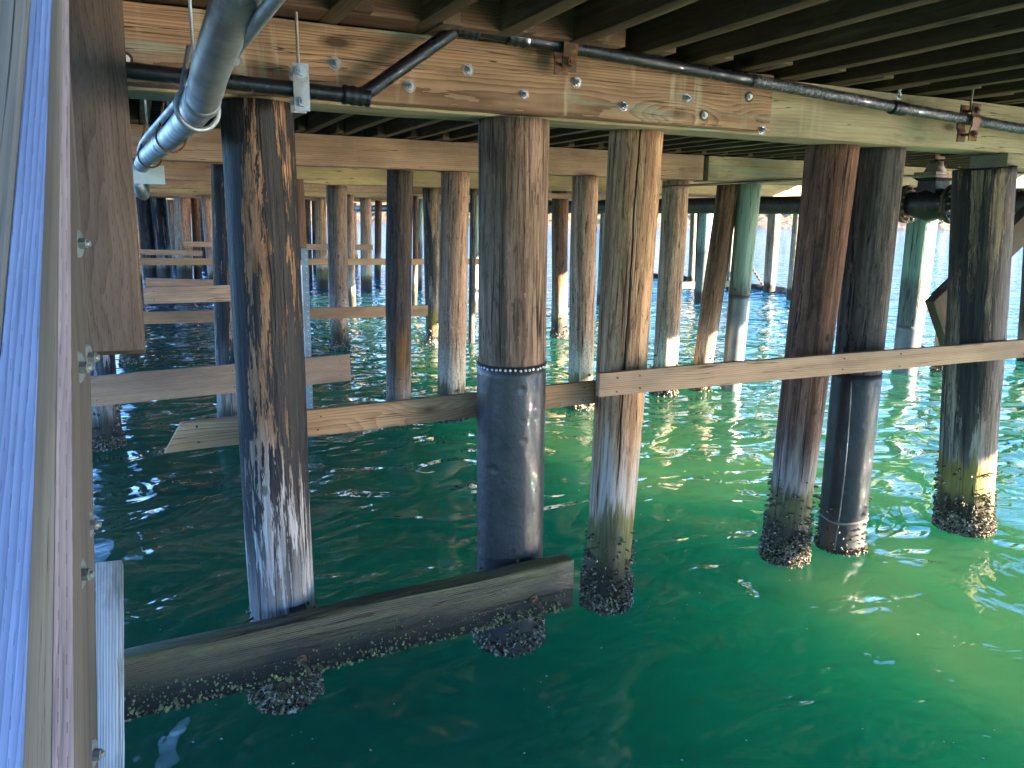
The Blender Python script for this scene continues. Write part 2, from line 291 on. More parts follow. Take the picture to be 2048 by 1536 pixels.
# ------------------------------------------------------------------ mesh helpers
class MB:
    def __init__(s): s.v = []; s.f = []; s.sm = []
    def add(s, vs, fs, smooth=False):
        o = len(s.v); s.v.extend([Vector(v) for v in vs]); s.f.extend([[i + o for i in f] for f in fs]); s.sm.extend([smooth] * len(fs))
    def box(s, c, d, rot=None):
        c = Vector(c); pts = []
        for z in (-.5, .5):
            for x, y in ((-.5, -.5), (.5, -.5), (.5, .5), (-.5, .5)):
                q = Vector((x * d[0], y * d[1], z * d[2])); q = rot @ q if rot is not None else q; pts.append(c + q)
        s.add(pts, [(3, 2, 1, 0), (4, 5, 6, 7), (0, 1, 5, 4), (1, 2, 6, 5), (2, 3, 7, 6), (3, 0, 4, 7)])
    def hexa(s, rows):
        """stack of quads (each 4 points, counter-clockwise from above)"""
        pts = [p for r in rows for p in r]; n = len(rows); fs = [(3, 2, 1, 0), tuple(4 * (n - 1) + k for k in range(4))]
        for i in range(n - 1):
            for k in range(4): fs.append((4 * i + k, 4 * i + (k + 1) % 4, 4 * i + 4 + (k + 1) % 4, 4 * i + 4 + k))
        s.add(pts, fs)
    def tube(s, pts, r, seg=16, caps=True, smooth=True):
        pts = [Vector(p) for p in pts]; n = len(pts); rs = r if isinstance(r, (list, tuple)) else [r] * n
        vs = []; ref = None
        for i, p in enumerate(pts):
            t = (pts[min(i + 1, n - 1)] - pts[max(i - 1, 0)]).normalized()
            if ref is None: ref = t.orthogonal().normalized()
            ref = (ref - t * ref.dot(t)).normalized(); b = t.cross(ref)
            for k in range(seg):
                a = 2 * math.pi * k / seg; vs.append(p + (ref * math.cos(a) + b * math.sin(a)) * rs[i])
        fs = [(i * seg + k, i * seg + (k + 1) % seg, (i + 1) * seg + (k + 1) % seg, (i + 1) * seg + k) for i in range(n - 1) for k in range(seg)]
        s.add(vs, fs, smooth)
        if caps:
            s.f.append([len(s.v) - len(vs) + k for k in range(seg)][::-1]); s.f.append([len(s.v) - seg + k for k in range(seg)]); s.sm += [False, False]
    def ring(s, c, axis, R_, r, seg=24, s2=8):
        c = Vector(c); axis = Vector(axis).normalized(); a = axis.orthogonal().normalized(); b = axis.cross(a); vs = []
        for i in range(seg):
            t = 2 * math.pi * i / seg; d = a * math.cos(t) + b * math.sin(t)
            for k in range(s2):
                q = 2 * math.pi * k / s2; vs.append(c + d * (R_ + r * math.cos(q)) + axis * r * math.sin(q))
        s.add(vs, [(i * s2 + k, ((i + 1) % seg) * s2 + k, ((i + 1) % seg) * s2 + (k + 1) % s2, i * s2 + (k + 1) % s2) for i in range(seg) for k in range(s2)], True)
    def build(s, name, mat, parent=None, origin=None):
        me = bpy.data.meshes.new(name); og = Vector(origin) if origin is not None else Vector((0, 0, 0))
        me.from_pydata([v - og for v in s.v], [], s.f); me.polygons.foreach_set('use_smooth', s.sm); me.materials.append(mat); me.update()
        o = bpy.data.objects.new(name, me); COL.objects.link(o); o.location = og
        if parent is not None:
            o.parent = parent; o.location = og - parent.location
        return o

def tag(o, label, cat, group=None, kind=None):
    if label: o['label'] = label
    if cat: o['category'] = cat
    if group: o['group'] = group
    if kind: o['kind'] = kind
    return o
def empty(name, loc, label, cat, group=None):
    o = bpy.data.objects.new(name, None); COL.objects.link(o); o.location = loc; o.empty_display_size = 0.1
    return tag(o, label, cat, group)

def timber_mesh(name, L, wd, ht, mat, bev=0.006, step=0.12, rough=0.0025, seed=0, c0=0.0, c1=0.0):
    """box along X (0..L), local Y width, local Z height, worn edges, slight unevenness; c0/c1 slant the ends"""
    bm = bmesh.new()
    bmesh.ops.create_cube(bm, size=1.0)
    for v in bm.verts: v.co = Vector(((v.co.x + .5) * L, v.co.y * wd, v.co.z * ht))
    bmesh.ops.bevel(bm, geom=[e for e in bm.edges], offset=bev, segments=2, profile=0.6, affect='EDGES')
    n = max(1, int(L / step))
    for i in range(1, n):
        bmesh.ops.bisect_plane(bm, geom=bm.verts[:] + bm.edges[:] + bm.faces[:], plane_co=(L * i / n, 0, 0), plane_no=(1, 0, 0))
    for v in bm.verts:
        q = Vector((v.co.x * 1.7 + seed * 3.1, v.co.y * 5, v.co.z * 5 + seed))
        d = mnoise.noise_vector(q) * rough * 2.2 + mnoise.noise_vector(q * 5) * rough * 0.8
        t = v.co.x / L
        v.co += Vector((0, d.y, d.z)); v.co.x += (c0 * (1 - t) + c1 * t) * (v.co.z / ht)
    me = bpy.data.meshes.new(name); bm.to_mesh(me); bm.free(); me.materials.append(mat)
    for p in me.polygons: p.use_smooth = True
    try: me.set_sharp_from_angle(angle=R(50))
    except Exception: pass
    return me
def place(o, p, q, up=(0, 0, 1), roll=0.0):
    p, q = Vector(p), Vector(q); x = (q - p).normalized(); y = Vector(up).cross(x).normalized(); z = x.cross(y)
    m = Matrix((x, y, z)).transposed().to_4x4(); m.translation = p; o.matrix_world = m @ Matrix.Rotation(roll, 4, 'X')
_seed = [0]
def timber(name, p, q, wd, ht, mat, label=None, cat=None, group=None, up=(0, 0, 1), parent=None, **kw):
    _seed[0] += 1; p, q = Vector(p), Vector(q)
    me = timber_mesh(name, (q - p).length, wd, ht, mat, seed=_seed[0], **kw)
    o = bpy.data.objects.new(name, me); COL.objects.link(o)
    place(o, p, q, up); tag(o, label, cat, group)
    return o

def spline(pts, n=10):
    pts = [Vector(p) for p in pts]; out = []
    P = [pts[0] * 2 - pts[1]] + pts + [pts[-1] * 2 - pts[-2]]
    for i in range(1, len(P) - 2):
        for k in range(n):
            t = k / n; a, b, c, d = P[i - 1], P[i], P[i + 1], P[i + 2]
            out.append(0.5 * ((2 * b) + (c - a) * t + (2 * a - 5 * b + 4 * c - d) * t * t + (3 * b - a - 3 * c + d) * t ** 3))
    return out + [pts[-1]]

# ------------------------------------------------------------------ water, shore
def water_mat():
    g = G('green_harbour_water'); tc = g.n('TexCoord').outputs['Object']
    a = g.noise(g.vmul(tc, (0.9, 1.3, 1)), 1.0, 2.0, 0.45, 0.9)
    b = g.noise(g.vmul(tc, (2.6, 3.6, 1)), 1.0, 2.0, 0.5, 0.8)
    c = g.noise(g.vmul(tc, (9.0, 12.0, 1)), 1.0, 2.0, 0.5, 0.4)
    patch = g.ramp(g.noise(tc, 0.23, 2.0, 0.5), 0.35, 0.65, 0.4, 1.0)
    h = g.math('MULTIPLY_ADD', a, 0.125, g.math('MULTIPLY', b, 0.017))
    h = g.math('MULTIPLY_ADD', c, g.math('MULTIPLY', patch, 0.0022), h)
    sx = g.n('SeparateXYZ', {0: tc}); far = g.math('ADD', sx.outputs[1], g.math('MULTIPLY', sx.outputs[0], .8))
    h = g.math('MULTIPLY', h, g.ramp(far, 10.0, 40.0, 1.0, 2.4))
    g.bump(h, 1.0, 1.0)
    s = g.noise(tc, 0.4, 3.0, 0.5)
    col = g.mix(g.ramp(s, 0.35, 0.65), (.012, .064, .032), (.019, .084, .036))
    sx = g.n('SeparateXYZ', {0: tc})          # bluer open harbour water, with the sky's reflection painted into its colour
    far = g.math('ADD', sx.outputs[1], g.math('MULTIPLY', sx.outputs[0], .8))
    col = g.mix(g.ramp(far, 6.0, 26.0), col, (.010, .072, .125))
    m = g.fin(col, 0.03, IOR=1.333)
    p = g.p
    p.inputs['Subsurface Weight'].default_value = 1.0
    p.inputs['Subsurface Radius'].default_value = (6.0, 42.0, 75.0); p.inputs['Subsurface Scale'].default_value = 1.0
    return m
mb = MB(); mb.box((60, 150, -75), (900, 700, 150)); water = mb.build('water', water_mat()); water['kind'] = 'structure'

def shore_mat():
    g = G('rocky_shore'); tc = g.n('TexCoord').outputs['Object']; z = g.n('SeparateXYZ', {0: tc}).outputs[2]
    a = g.noise(tc, 0.5, 6.0, 0.7); b = g.noise(tc, 0.09, 4.0, 0.6)
    c = g.mix(g.ramp(a, 0.35, 0.65), (.13, .10, .075), (.06, .05, .04))
    veg = g.mix(g.ramp(a, 0.35, 0.65), (.11, .07, .03), (.05, .045, .02))
    c = g.mix(g.math('MULTIPLY', g.ramp(z, 1.2, 2.4), g.ramp(b, 0.42, 0.55)), c, veg)
    g.bump(a, 1.0, 0.6); return g.fin(c, 0.9)
nx, ny = 420, 26; vs_, fs_ = [], []
for j in range(ny):
    for i in range(nx):
        x = -340 + i * 2.0; t = j / (ny - 1); y = 215 + t * 46 + 12 * math.sin(x * .013) + 5 * mnoise.noise(Vector((x * .05, 3, 0)))
        z = -0.6 + 9 * t ** 0.75 + (mnoise.noise(Vector((x * .35, y * .35, 1))) * 1.3 + mnoise.noise(Vector((x * .09, y * .09, 5))) * 2.5 * t) * min(1, t * 6)
        # the far bank lies square to the line of sight
        q = Vector((math.sin(YAW + .12), math.cos(YAW + .12), 0)); sd = Vector((q.y, -q.x, 0))
        vs_.append(CAM.xy.to_3d() + q * y + sd * (x + 60) + Vector((0, 0, z)))
for j in range(ny - 1):
    for i in range(nx - 1): fs_.append((j * nx + i, j * nx + i + 1, (j + 1) * nx + i + 1, (j + 1) * nx + i))
mb = MB(); mb.add(vs_, fs_); shore = mb.build('shore', shore_mat()); shore['kind'] = 'structure'

# ------------------------------------------------------------------ deck and joists
S0, S1, N0, N1 = -4.3, 10.9, -12.0, 36.0
mb = MB(); y = N0
while y < N1:
    wd = 0.19; right = S1 if y < 13 else 17.8
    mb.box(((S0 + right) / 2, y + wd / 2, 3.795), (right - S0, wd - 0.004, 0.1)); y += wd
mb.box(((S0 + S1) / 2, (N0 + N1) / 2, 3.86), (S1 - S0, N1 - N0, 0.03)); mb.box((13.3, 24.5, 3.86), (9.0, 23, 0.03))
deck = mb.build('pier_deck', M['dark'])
tag(deck, 'dark underside of the plank deck above all the joists', 'deck')
jm = {}
def joist(x, y0, y1, label, ht=0.30):
    key = round(y1 - y0, 2)
    if key not in jm: jm[key] = [timber_mesh('joist', y1 - y0, 0.085, ht, M['dark'], seed=len(jm) * 7 + k, step=0.3, rough=0.003) for k in range(3)]
    o = bpy.data.objects.new('joist', random.choice(jm[key])); COL.objects.link(o)
    place(o, (x, y0, 3.44 + ht / 2 + random.uniform(-.004, .004)), (x + random.uniform(-.015, .015), y1, 3.44 + ht / 2)); o.rotation_euler.rotate_axis('X', random.uniform(-.02, .02))
    tag(o, label, 'joist', 'joists under the deck')
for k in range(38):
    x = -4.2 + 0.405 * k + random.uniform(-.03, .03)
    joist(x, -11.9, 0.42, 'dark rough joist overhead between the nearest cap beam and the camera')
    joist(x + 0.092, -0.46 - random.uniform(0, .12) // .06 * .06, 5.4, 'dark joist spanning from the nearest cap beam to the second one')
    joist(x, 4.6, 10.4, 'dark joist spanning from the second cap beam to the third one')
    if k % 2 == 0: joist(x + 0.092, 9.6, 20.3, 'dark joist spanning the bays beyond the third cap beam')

# ------------------------------------------------------------------ cap beams
def cap(s0, s1, n, zc, dep, ht, mat, label, **kw):
    return timber('cap_beam', (s0, n, zc), (s1, n, zc), dep, ht, mat, label, 'beam', 'cap beams on the piles', **kw)
cap(-4.3, 10.8, -0.01, 3.268, .30, .336, M['green'], 'long greenish treated cap beam on the nearest row of piles', bev=.012)
sp = timber('splice_plank', (-4.3, -.2185, 3.272), (0.06, -.2185, 3.272), .115, .318, M['cap'],
            'orange-brown bolted timber along the face of the nearest cap beam', 'timber', bev=.01, rough=.003)
timber('upper_timber', (-4.3, -.36, 3.535), (-1.12, -.36, 3.535), .22, .19, M['reddark'], 'dark red-brown timber lying on top of the nearest cap beam', 'timber', bev=.008)
cap(-4.2, 3.72, 5.0, 3.27, .30, .33, M['tan'], 'plain tan cap beam on the second row of piles', bev=.01)
cap(3.77, 10.8, 4.97, 3.262, .32, .34, M['green'], 'pale greenish cap beam with rust streaks continuing the second row', bev=.01)
cap(-4.2, -1.35, 10.0, 3.26, .32, .34, M['tan'], 'tan cap beam at the left on the third row of piles', bev=.01)
cap(-1.3, 10.8, 10.0, 3.26, .32, .34, M['yellow'], 'yellowish knotty cap beam on the third row of piles', bev=.01)
cap(-4.2, 2.5, 15.2, 3.26, .32, .34, M['tan'], 'tan cap beam on the fourth row of piles', bev=.01)
cap(2.55, 17.5, 15.2, 3.26, .32, .34, M['reddark'], 'dark brown cap beam far back at the right on the fourth row', bev=.01)
for n, m, l in ((20.4, 'yellow', 'yellowish cap beam on the fifth row of piles'), (25.6, 'tan', 'tan cap beam on the sixth row of piles'), (30.8, 'greyplank', 'greyish cap beam near the far end of the pier')):
    cap(-4.2, 17.5, n, 3.26, .32, .34, M[m], l, bev=.01, step=.5)
timber('wale_strip', (3.0, 9.75, 2.98), (17, 9.75, 2.98), .06, .10, M['greyplank'], 'pale narrow strip under the beams behind the right piles', 'timber')

# bolts and washers on the splice plank
def bolt(parent, p, r=0.03, hexs=0.0135, dark=False, outward=(0, -1, 0), mat=None):
    p = Vector(p); d = Vector(outward); k = MB()
    k.tube([p, p + d * .004, p + d * .0042], [r * 1.0, r, r * .9], 20, smooth=False)
    wsh = k.build('washer', M['iron'] if dark else (mat or M['bolt'])); keep_parent(wsh, parent)
    k = MB(); k.tube([p + d * .004, p + d * .010], [hexs * 1.5, hexs * 1.4], 12, smooth=False)
    k.tube([p + d * .006, p + d * .022, p + d * .024], [hexs, hexs, hexs * .8], 6, smooth=False)
    if not dark: k.tube([p + d * .022, p + d * .034, p + d * .036], [hexs * .5, hexs * .5, hexs * .4], 10)
    b = k.build('bolt_head', M['galv'] if not dark else M['nail']); keep_parent(b, wsh)
def keep_parent(o, parent):
    bpy.context.view_layer.update()
    mw = o.matrix_world.copy(); o.parent = parent; o.matrix_parent_inverse = Matrix(); o.matrix_basis = parent.matrix_world.inverted() @ mw
bpy.context.view_layer.update()
for px, py, dk in ((669, 127, 0), (819, 172, 0), (936, 140, 0), (1047, 190, 0), (1153, 165, 0), (1247, 212, 0), (1374, 197, 0), (1523, 260, 0), (470, 122, 0), (1408, 231, 1), (1497, 194, 1), (250, 119, 1)):
    p = ony(px, py, -.2745); bolt(sp, p, 0.030 if not dk else .031, dark=bool(dk))

# ------------------------------------------------------------------ piles
def pile_mesh(name, L, r0, r1, seed, seg=40, zlow=-0.9, rough=1.0, z0=None, step=.07):
    n = max(6, int((L - zlow) / step)); V = []; F = []
    for i in range(n + 1):
        z = zlow + (L - zlow) * i / n; t = max(0, z / L); r = r0 + (r1 - r0) * t
        bx = mnoise.noise(Vector((z * .5, seed, 0))) * .02 * rough * math.sin(math.pi * min(1, t)); by = mnoise.noise(Vector((z * .5, seed, 9))) * .02 * rough * math.sin(math.pi * min(1, t))
        for k in range(seg):
            a = 2 * math.pi * k / seg; c, s_ = math.cos(a), math.sin(a)
            d = mnoise.noise(Vector((c * 1.3, s_ * 1.3 + seed, z * .7))) * .07 + mnoise.noise(Vector((c * 5, s_ * 5 + seed, z * 1.1))) * .022 + mnoise.noise(Vector((c * 9, s_ * 9, z * 5 + seed))) * .008
            rr = r * (1 + d * rough); V.append((bx + c * rr, by + s_ * rr, z))
    for i in range(n):
        for k in range(seg): F.append((i * seg + k, i * seg + (k + 1) % seg, (i + 1) * seg + (k + 1) % seg, (i + 1) * seg + k))
    F.append(tuple(n * seg + k for k in range(seg)))
    me = bpy.data.meshes.new(name); me.from_pydata(V, [], F); me.polygons.foreach_set('use_smooth', [True] * (len(F) - 1) + [False]); me.update()
    return me
def barnacles(r, seed, count, zmax=.24, zmin=-.12, size=1.0, arc=None, ztop=None):
    rg = random.Random(seed); k = MB()
    # lumpy mat underneath
    seg, n = 44, 8; V = []; F = []
    for i in range(n + 1):
        z = zmin - .3 + (zmax * .72 - zmin + .3) * i / n
        for j in range(seg):
            a = 2 * math.pi * j / seg; q = Vector((math.cos(a) * 4, math.sin(a) * 4, z * 14 + seed))
            e = (.009 + .016 * mnoise.noise(q) + .01 * mnoise.noise(q * 3)) * (1 - (i / n) ** 4) - (.012 if i == n else 0)
            zz = z + (.07 * mnoise.noise(Vector((math.cos(a) * 2, math.sin(a) * 2, seed))) if i > n - 3 else 0)
            V.append(((r + e) * math.cos(a), (r + e) * math.sin(a), zz))
    for i in range(n):
        for j in range(seg): F.append((i * seg + j, i * seg + (j + 1) % seg, (i + 1) * seg + (j + 1) % seg, (i + 1) * seg + j))
    k.add(V, F)
    for _ in range(count):
        a = rg.uniform(0, 2 * math.pi); lim = zmax * (0.72 + .8 * mnoise.noise(Vector((math.cos(a) * 2, math.sin(a) * 2, seed * 1.7))))
        z = zmin + (lim - zmin) * rg.random() ** 1.15 if rg.random() < .86 else lim + rg.random() ** 2 * .4
        s_ = rg.uniform(.004, .012) * size * (1.2 if z < lim * .5 else .9)
        d = Vector((math.cos(a), math.sin(a), rg.uniform(-.4, .3))).normalized(); u = Vector((-math.sin(a), math.cos(a), 0)); w_ = d.cross(u)
        c = Vector((math.cos(a) * (r + .004), math.sin(a) * (r + .004), z)); m = 6; h = s_ * rg.uniform(.8, 2.0) + .012
        tip = Vector((rg.uniform(-.5, .5), rg.uniform(-.5, .5))) * s_; vs = []
        for rad, hh, tw in ((1.15, -.012, 0), (.62, h, 1), (.3, h * .86, 1)):
            for j in range(m):
                t = 2 * math.pi * j / m + rg.uniform(-.2, .2); vs.append(c + u * (math.cos(t) * rad * s_ + tip.x * tw) + w_ * (math.sin(t) * rad * s_ * 1.15 + tip.y * tw) + d * hh)
        fs = [(b * m + j, b * m + (j + 1) % m, (b + 1) * m + (j + 1) % m, (b + 1) * m + j) for b in (0, 1) for j in range(m)] + [tuple(2 * m + j for j in range(m))]
        k.add(vs, fs)
    return k
_far_barn = []
NP = [0]
def pile(label, top, base, wt, wb, mat, crust=300, group='piles under the pier', seg=40, ztop=3.098, name='timber_pile', n=None, rough=1.0, crust_z=.2):
    NP[0] += 1; seed = NP[0] * 2.37
    P0 = onz(base[0], base[1], 0.0)
    T = ony(top[0], top[1], P0.y); ax = (T - P0); ax = ax * ((ztop - P0.z) / ax.z); L = ax.length; T = P0 + ax
    r0 = wb / FPX * depth(P0) / 2; r1 = wt / FPX * depth(T) / 2
    e = empty(name, P0, label, 'pile', group); e.rotation_mode = 'QUATERNION'; e.rotation_quaternion = Vector((0, 0, 1)).rotation_difference(ax)
    big = depth(P0) < 7
    me = pile_mesh('shaft', L, r0, r1, seed, seg if big else 24, rough=rough, step=.05 if big else .12); me.materials.append(mat)
    o = bpy.data.objects.new('shaft', me); COL.objects.link(o); o.parent = e
    if crust:
        cm = barnacles(r0, seed, crust, zmax=crust_z, size=1.0 if big else 1.6).build('barnacle_crust', M['barn']); cm.parent = e; cm['kind'] = 'stuff'
    e['r0'] = r0; e['r1'] = r1; e['L'] = L
    return e
def sleeve(e, z0, z1, mat, extra=.012, name='sleeve', rough=.35, seg=48, seed=3.3):
    r0, r1, L = e['r0'], e['r1'], e['L']
    me = pile_mesh(name, z1, r0 + extra, r0 + (r1 - r0) * z1 / L + extra, seed, seg, zlow=z0, rough=rough); me.materials.append(mat)
    o = bpy.data.objects.new(name, me); COL.objects.link(o); o.parent = e
    return o
def height_on(e, px, py):
    """height along the pile of the pixel"""
    p = ony(px, py, e.location.y); return (p - e.location).length

p1 = pile('nearest left pile, brown wood with peeling black creosote and white lower end', (510, 190), (575, 1385), 141, 120, M['p_black'], 1500, seg=64)
p2 = pile('thick grey-brown pile with a dark blue sleeve nailed round its lower half', (1028, 243), (1018, 1275), 143, 124, M['p_brown'], 1500, seg=64, rough=.3)
p3 = pile('tan split pile standing behind the left end of the long pale plank', (1273, 263), (1211, 1205), 108, 88, M['p_tan'], 1700, seg=64, crust_z=.24)
p4 = pile('dark red-brown leaning pile touching the black sleeved pile beside it', (1665, 300), (1568, 1115), 102, 80, M['p_red'], 1700, seg=64, crust_z=.3)
p5 = pile('dark grey pile with a black plastic wrap on its lower half', (1757, 305), (1680, 1092), 98, 84, M['p_grey'], 700, seg=64, crust_z=.06, rough=.3)
p6 = pile('spotted dark pile at the far right under a wooden shim block', (1970, 343), (1926, 1055), 112, 96, M['p_spot'], 1500, seg=64, ztop=2.99, crust_z=.3)
# sleeve of the thick pile, with its nail band
z1 = height_on(p2, 1022, 722)
sv = sleeve(p2, -.8, z1, M['sleeve'], .007)
k = MB(); rr = p2['r0'] + (p2['r1'] - p2['r0']) * z1 / p2['L'] + .009
for i in range(46):
    a = 2 * math.pi * i / 46 + .02 * random.uniform(-1, 1); c = Vector((math.cos(a), math.sin(a), 0)); q = c * rr + Vector((0, 0, z1 - .018 + random.uniform(-.003, .003)))
    k.tube([q - c * .012, q + c * .002, q + c * .006], [.0075, .0075, .004], 8)
nb = k.build('nail_row', M['nail']); nb.parent = sv
z1 = height_on(p5, 1712, 742)
wr = sleeve(p5, -.8, z1, M['hdpe'], .006, name='plastic_wrap')
rr = p5['r0'] + .010
k = MB(); a0 = R(-152)
k.tube([Vector(((rr + .008 * (z > .3)) * math.cos(a0 + .12 * math.sin(z * 2)), (rr + .008 * (z > .3)) * math.sin(a0 + .12 * math.sin(z * 2)), z)) for z in np.linspace(.05, z1 - .05, 24)], .005, 6)
k.tube([Vector((rr * math.cos(t), rr * math.sin(t), .27 + .01 * math.sin(3 * t))) for t in np.linspace(0, 2 * math.pi, 40)], .010, 6)
sm = k.build('wrap_seam', M['seam']); sm.parent = wr

B = 'piles of the second row'
pile('white and dark barnacled pile partly hidden behind the left boards', (165, 330), (215, 893), 58, 56, M['p_black'], 500, B)
pile('blackened peeling pile directly behind the nearest left pile', (450, 330), (462, 872), 52, 50, M['p_black'], 0, B)
pile('slim dark blue-brown pile in the middle of the second row', (800, 338), (796, 845), 53, 48, M['p_dark'], 260, B)
pile('smooth light brown pile right beside the slim dark one', (911, 342), (902, 838), 57, 55, M['p_mid'], 300, B)
pile('yellow-footed brown pile seen between the sleeved pile and the split pile', (1170, 352), (1160, 815), 53, 50, M['p_mid'], 300, B)
pile('pile with a brilliant white sunlit foot right of the split pile', (1352, 360), (1327, 788), 53, 46, M['p_mid'], 300, B)
pile('rough orange-stained pile leaning beside the green one', (1458, 368), (1399, 779), 46, 37, M['p_orange'], 260, B)
g1 = pile('green-topped pile with a grey jacket below, leaning beside the orange-stained pile', (1499, 368), (1462, 779), 46, 37, M['p_green'], 0, B, rough=.4)
sleeve(g1, -.6, height_on(g1, 1478, 590), M['greysleeve'], .006, name='jacket', rough=.15)
g2 = pile('mint green pile beneath the black pipe valve', (1857, 335), (1808, 745), 58, 44, M['p_green'], 0, B, rough=.4)
sleeve(g2, -.6, height_on(g2, 1822, 650), M['greysleeve'], .006, name='jacket', rough=.15)
pile('black wet pile cut by the right edge of the view', (2075, 350), (2052, 722), 34, 34, M['p_dark'], 0, B)
B = 'piles of the third row'
pile('barnacled pile foot just below the hanging brown post', (240, 380), (262, 725), 36, 35, M['p_dark'], 260, B)
pile('pile with pale worm grooves above its green foot', (673, 362), (680, 697), 41, 36, M['p_vein'], 260, B)
pile('mottled dark pile between the slim dark pile and the light brown one', (862, 368), (866, 687), 34, 27, M['p_spot'], 200, B)
pile('black and orange pile with a white band near the water, right of the sleeved pile', (1121, 380), (1118, 673), 33, 31, M['p_orange'], 220, B)
pile('thin grey pile standing right behind the yellow-footed one', (1212, 380), (1201, 610), 18, 16, M['p_pale'], 0, B)
pile('thin grey pile in the gap left of the sleeved pile', (947, 360), (943, 684), 13, 12, M['p_grey'], 0, B)
pile('pale green slender pile touching the left edge of the sleeved pile', (954, 372), (950, 624), 12, 11, M['p_green'], 0, B)
pile('short green-topped dark pile in open water between brown piles', (1415, 400), (1401, 605), 30, 26, M['p_green'], 0, B, rough=.4)
pile('pale thin pile behind the white-footed pile', (1389, 410), (1382, 570), 15, 14, M['p_pale'], 0, B)
pile('second pale thin pile close beside the short green-topped one', (1399, 415), (1393, 572), 9, 9, M['p_grey'], 0, B)
pile('reddish thin pile half hidden behind the orange-stained pile', (1436, 415), (1427, 590), 13, 12, M['p_red'], 0, B)
pile('thin pale pile showing between the orange-stained pile and the green one', (1466, 415), (1457, 580), 10, 10, M['p_pale'], 0, B)
pile('sunlit pale pile standing in the floating boom', (1550, 405), (1538, 585), 26, 23, M['p_pale'], 0, B)
pile('narrow shaded pile with a yellow mark at its foot', (1597, 405), (1580, 599), 17, 15, M['p_pale'], 0, B)
pile('thin pale pile leaning behind the mint green one', (1866, 450), (1843, 642), 16, 12, M['p_pale'], 0, B)
pile('barnacled dark pile stub beside the spotted right pile', (1890, 640), (1883, 742), 30, 32, M['p_dark'], 260, B, ztop=.95)
B = 'piles far back under the pier'
for lab, t, b, wt, wb, m in (
    ('dark pile with a blue strapped cap at the far left', (286, 380), (300, 552), 29, 28, 'p_dark'),
    ('blue-black pile second from the left in the far cluster', (315, 380), (330, 553), 28, 27, 'p_black'),
    ('narrow shadowed pile behind the blue-black one', (333, 388), (340, 532), 12, 11, 'p_grey'),
    ('pale tan pile with a mossy foot in the far left cluster', (364, 376), (370, 555), 32, 30, 'p_mid'),
    ('orange-brown pile next to the pale tan one in the far left cluster', (390, 383), (396, 553), 17, 16, 'p_orange'),
    ('slate grey pile right of the orange-brown one far back', (405, 385), (410, 540), 11, 11, 'p_grey'),
    ('rough brown pile at the edge of the blackened pile far back', (416, 384), (423, 548), 17, 16, 'p_mid'),
    ('grey leaning pile just right of the nearest pile far back', (612, 390), (618, 555), 16, 14, 'p_grey'),
    ('dark thin pile beside the mossy-footed one far back', (627, 392), (630, 545), 8, 8, 'p_dark'),
    ('brown pile with a bright mossy foot far back', (641, 384), (645, 578), 21, 24, 'p_tan'),
    ('brown pile close behind the worm-grooved pile', (699, 378), (705, 612), 16, 15, 'p_mid'),
    ('stout brown pile in front of the bright gap at the far end', (731, 387), (733, 580), 22, 22, 'p_mid'),
    ('slim brown pile between two bright gaps at the far end', (757, 393), (755, 556), 14, 13, 'p_red'),
    ('rough reddish pile half hidden by the slim dark pile', (832, 383), (829, 609), 11, 11, 'p_red'),
    ('greenish grey pile next to the mottled dark one far back', (842, 390), (839, 578), 10, 10, 'p_green')):
    pile(lab, t, b, wt, wb, M[m], 0, B)
# remaining rows towards the far end
spots = []
for n, xs in ((25.4, (-3.6, -1.2, 0.6, 5.6, 8.1, 11.5)), (30.6, (-3.9, -2.7, 0.2, 1.9, 4.3, 7.3, 10.2)), (35.2, (-3.8, -3.1, -2.0, -0.6, 3.4, 6.4, 9.7, 13.0))):
    for x in xs: spots.append((x, n))
proto = None
for i, (x, n) in enumerate(spots):
    if proto is None:
        proto = empty('timber_pile', (x, n, 0), 'dim brown pile among the last rows at the far end of the pier', 'pile', 'piles at the far end')
        me = pile_mesh('shaft', 3.1, .15, .17, 5.5, 16, step=.25); me.materials.append(M['p_mid']); so_ = bpy.data.objects.new('shaft', me); COL.objects.link(so_); so_.parent = proto
    else:
        e = proto.copy(); COL.objects.link(e); c = so_.copy(); COL.objects.link(c); c.parent = e; e.location = (x, n, 0); e.rotation_euler = (random.uniform(-.03, .03), random.uniform(-.04, .04), random.uniform(0, 6))

# shim block on the right pile
timber('shim_block', (2.52, -.02, 3.045), (3.2, -.02, 3.045), .30, .106, M['green'], 'greenish shim block between the cap beam and the spotted right pile', 'block')

# ------------------------------------------------------------------ brace planks
def plank(p, q, ht, label, mat='plank', th=.038, **kw):
    return timber('brace_plank', p, q, th, ht, M[mat], label, 'plank', 'horizontal planks between the piles', bev=.004, rough=.0018, **kw)
plank((-3.36, .2, 1.455), (-.79, .2, 1.475), .15, 'brown plank with a slanted left end running behind the sleeved pile', c0=.09)
plank((-1.035, -.185, 1.62), (3.75, -.335, 1.612), .145, 'long pale plank crossing in front of the split pile to the right edge', 'greyplank')
plank((-4.05, 4.75, .785), (-1.335, 4.75, .845), .315, 'wide grey-brown plank near the water passing behind the nearest left pile', 'greyplank')
plank((-3.44, 4.76, 1.745), (-2.1, 4.76, 1.745), .17, 'knotty plank ending behind the nearest left pile', 'greyplank')
plank((-3.6, 9.74, .9), (1.37, 9.74, .82), .2, 'plank across the worm-grooved pile ending at the mottled dark pile', 'plank')
plank((-3.4, 9.7, 1.48), (-2.0, 9.7, 1.40), .14, 'pale plank just above the knotty one at the left', 'greyplank')
plank((-3.9, 14.5, 1.53), (5.0, 14.5, 1.40), .15, 'yellowish long plank far back behind the slim dark pile', 'plank')
plank((-3.9, 14.45, 1.75), (-2.2, 14.45, 1.69), .11, 'pale short plank above the yellowish long one at the left', 'greyplank')
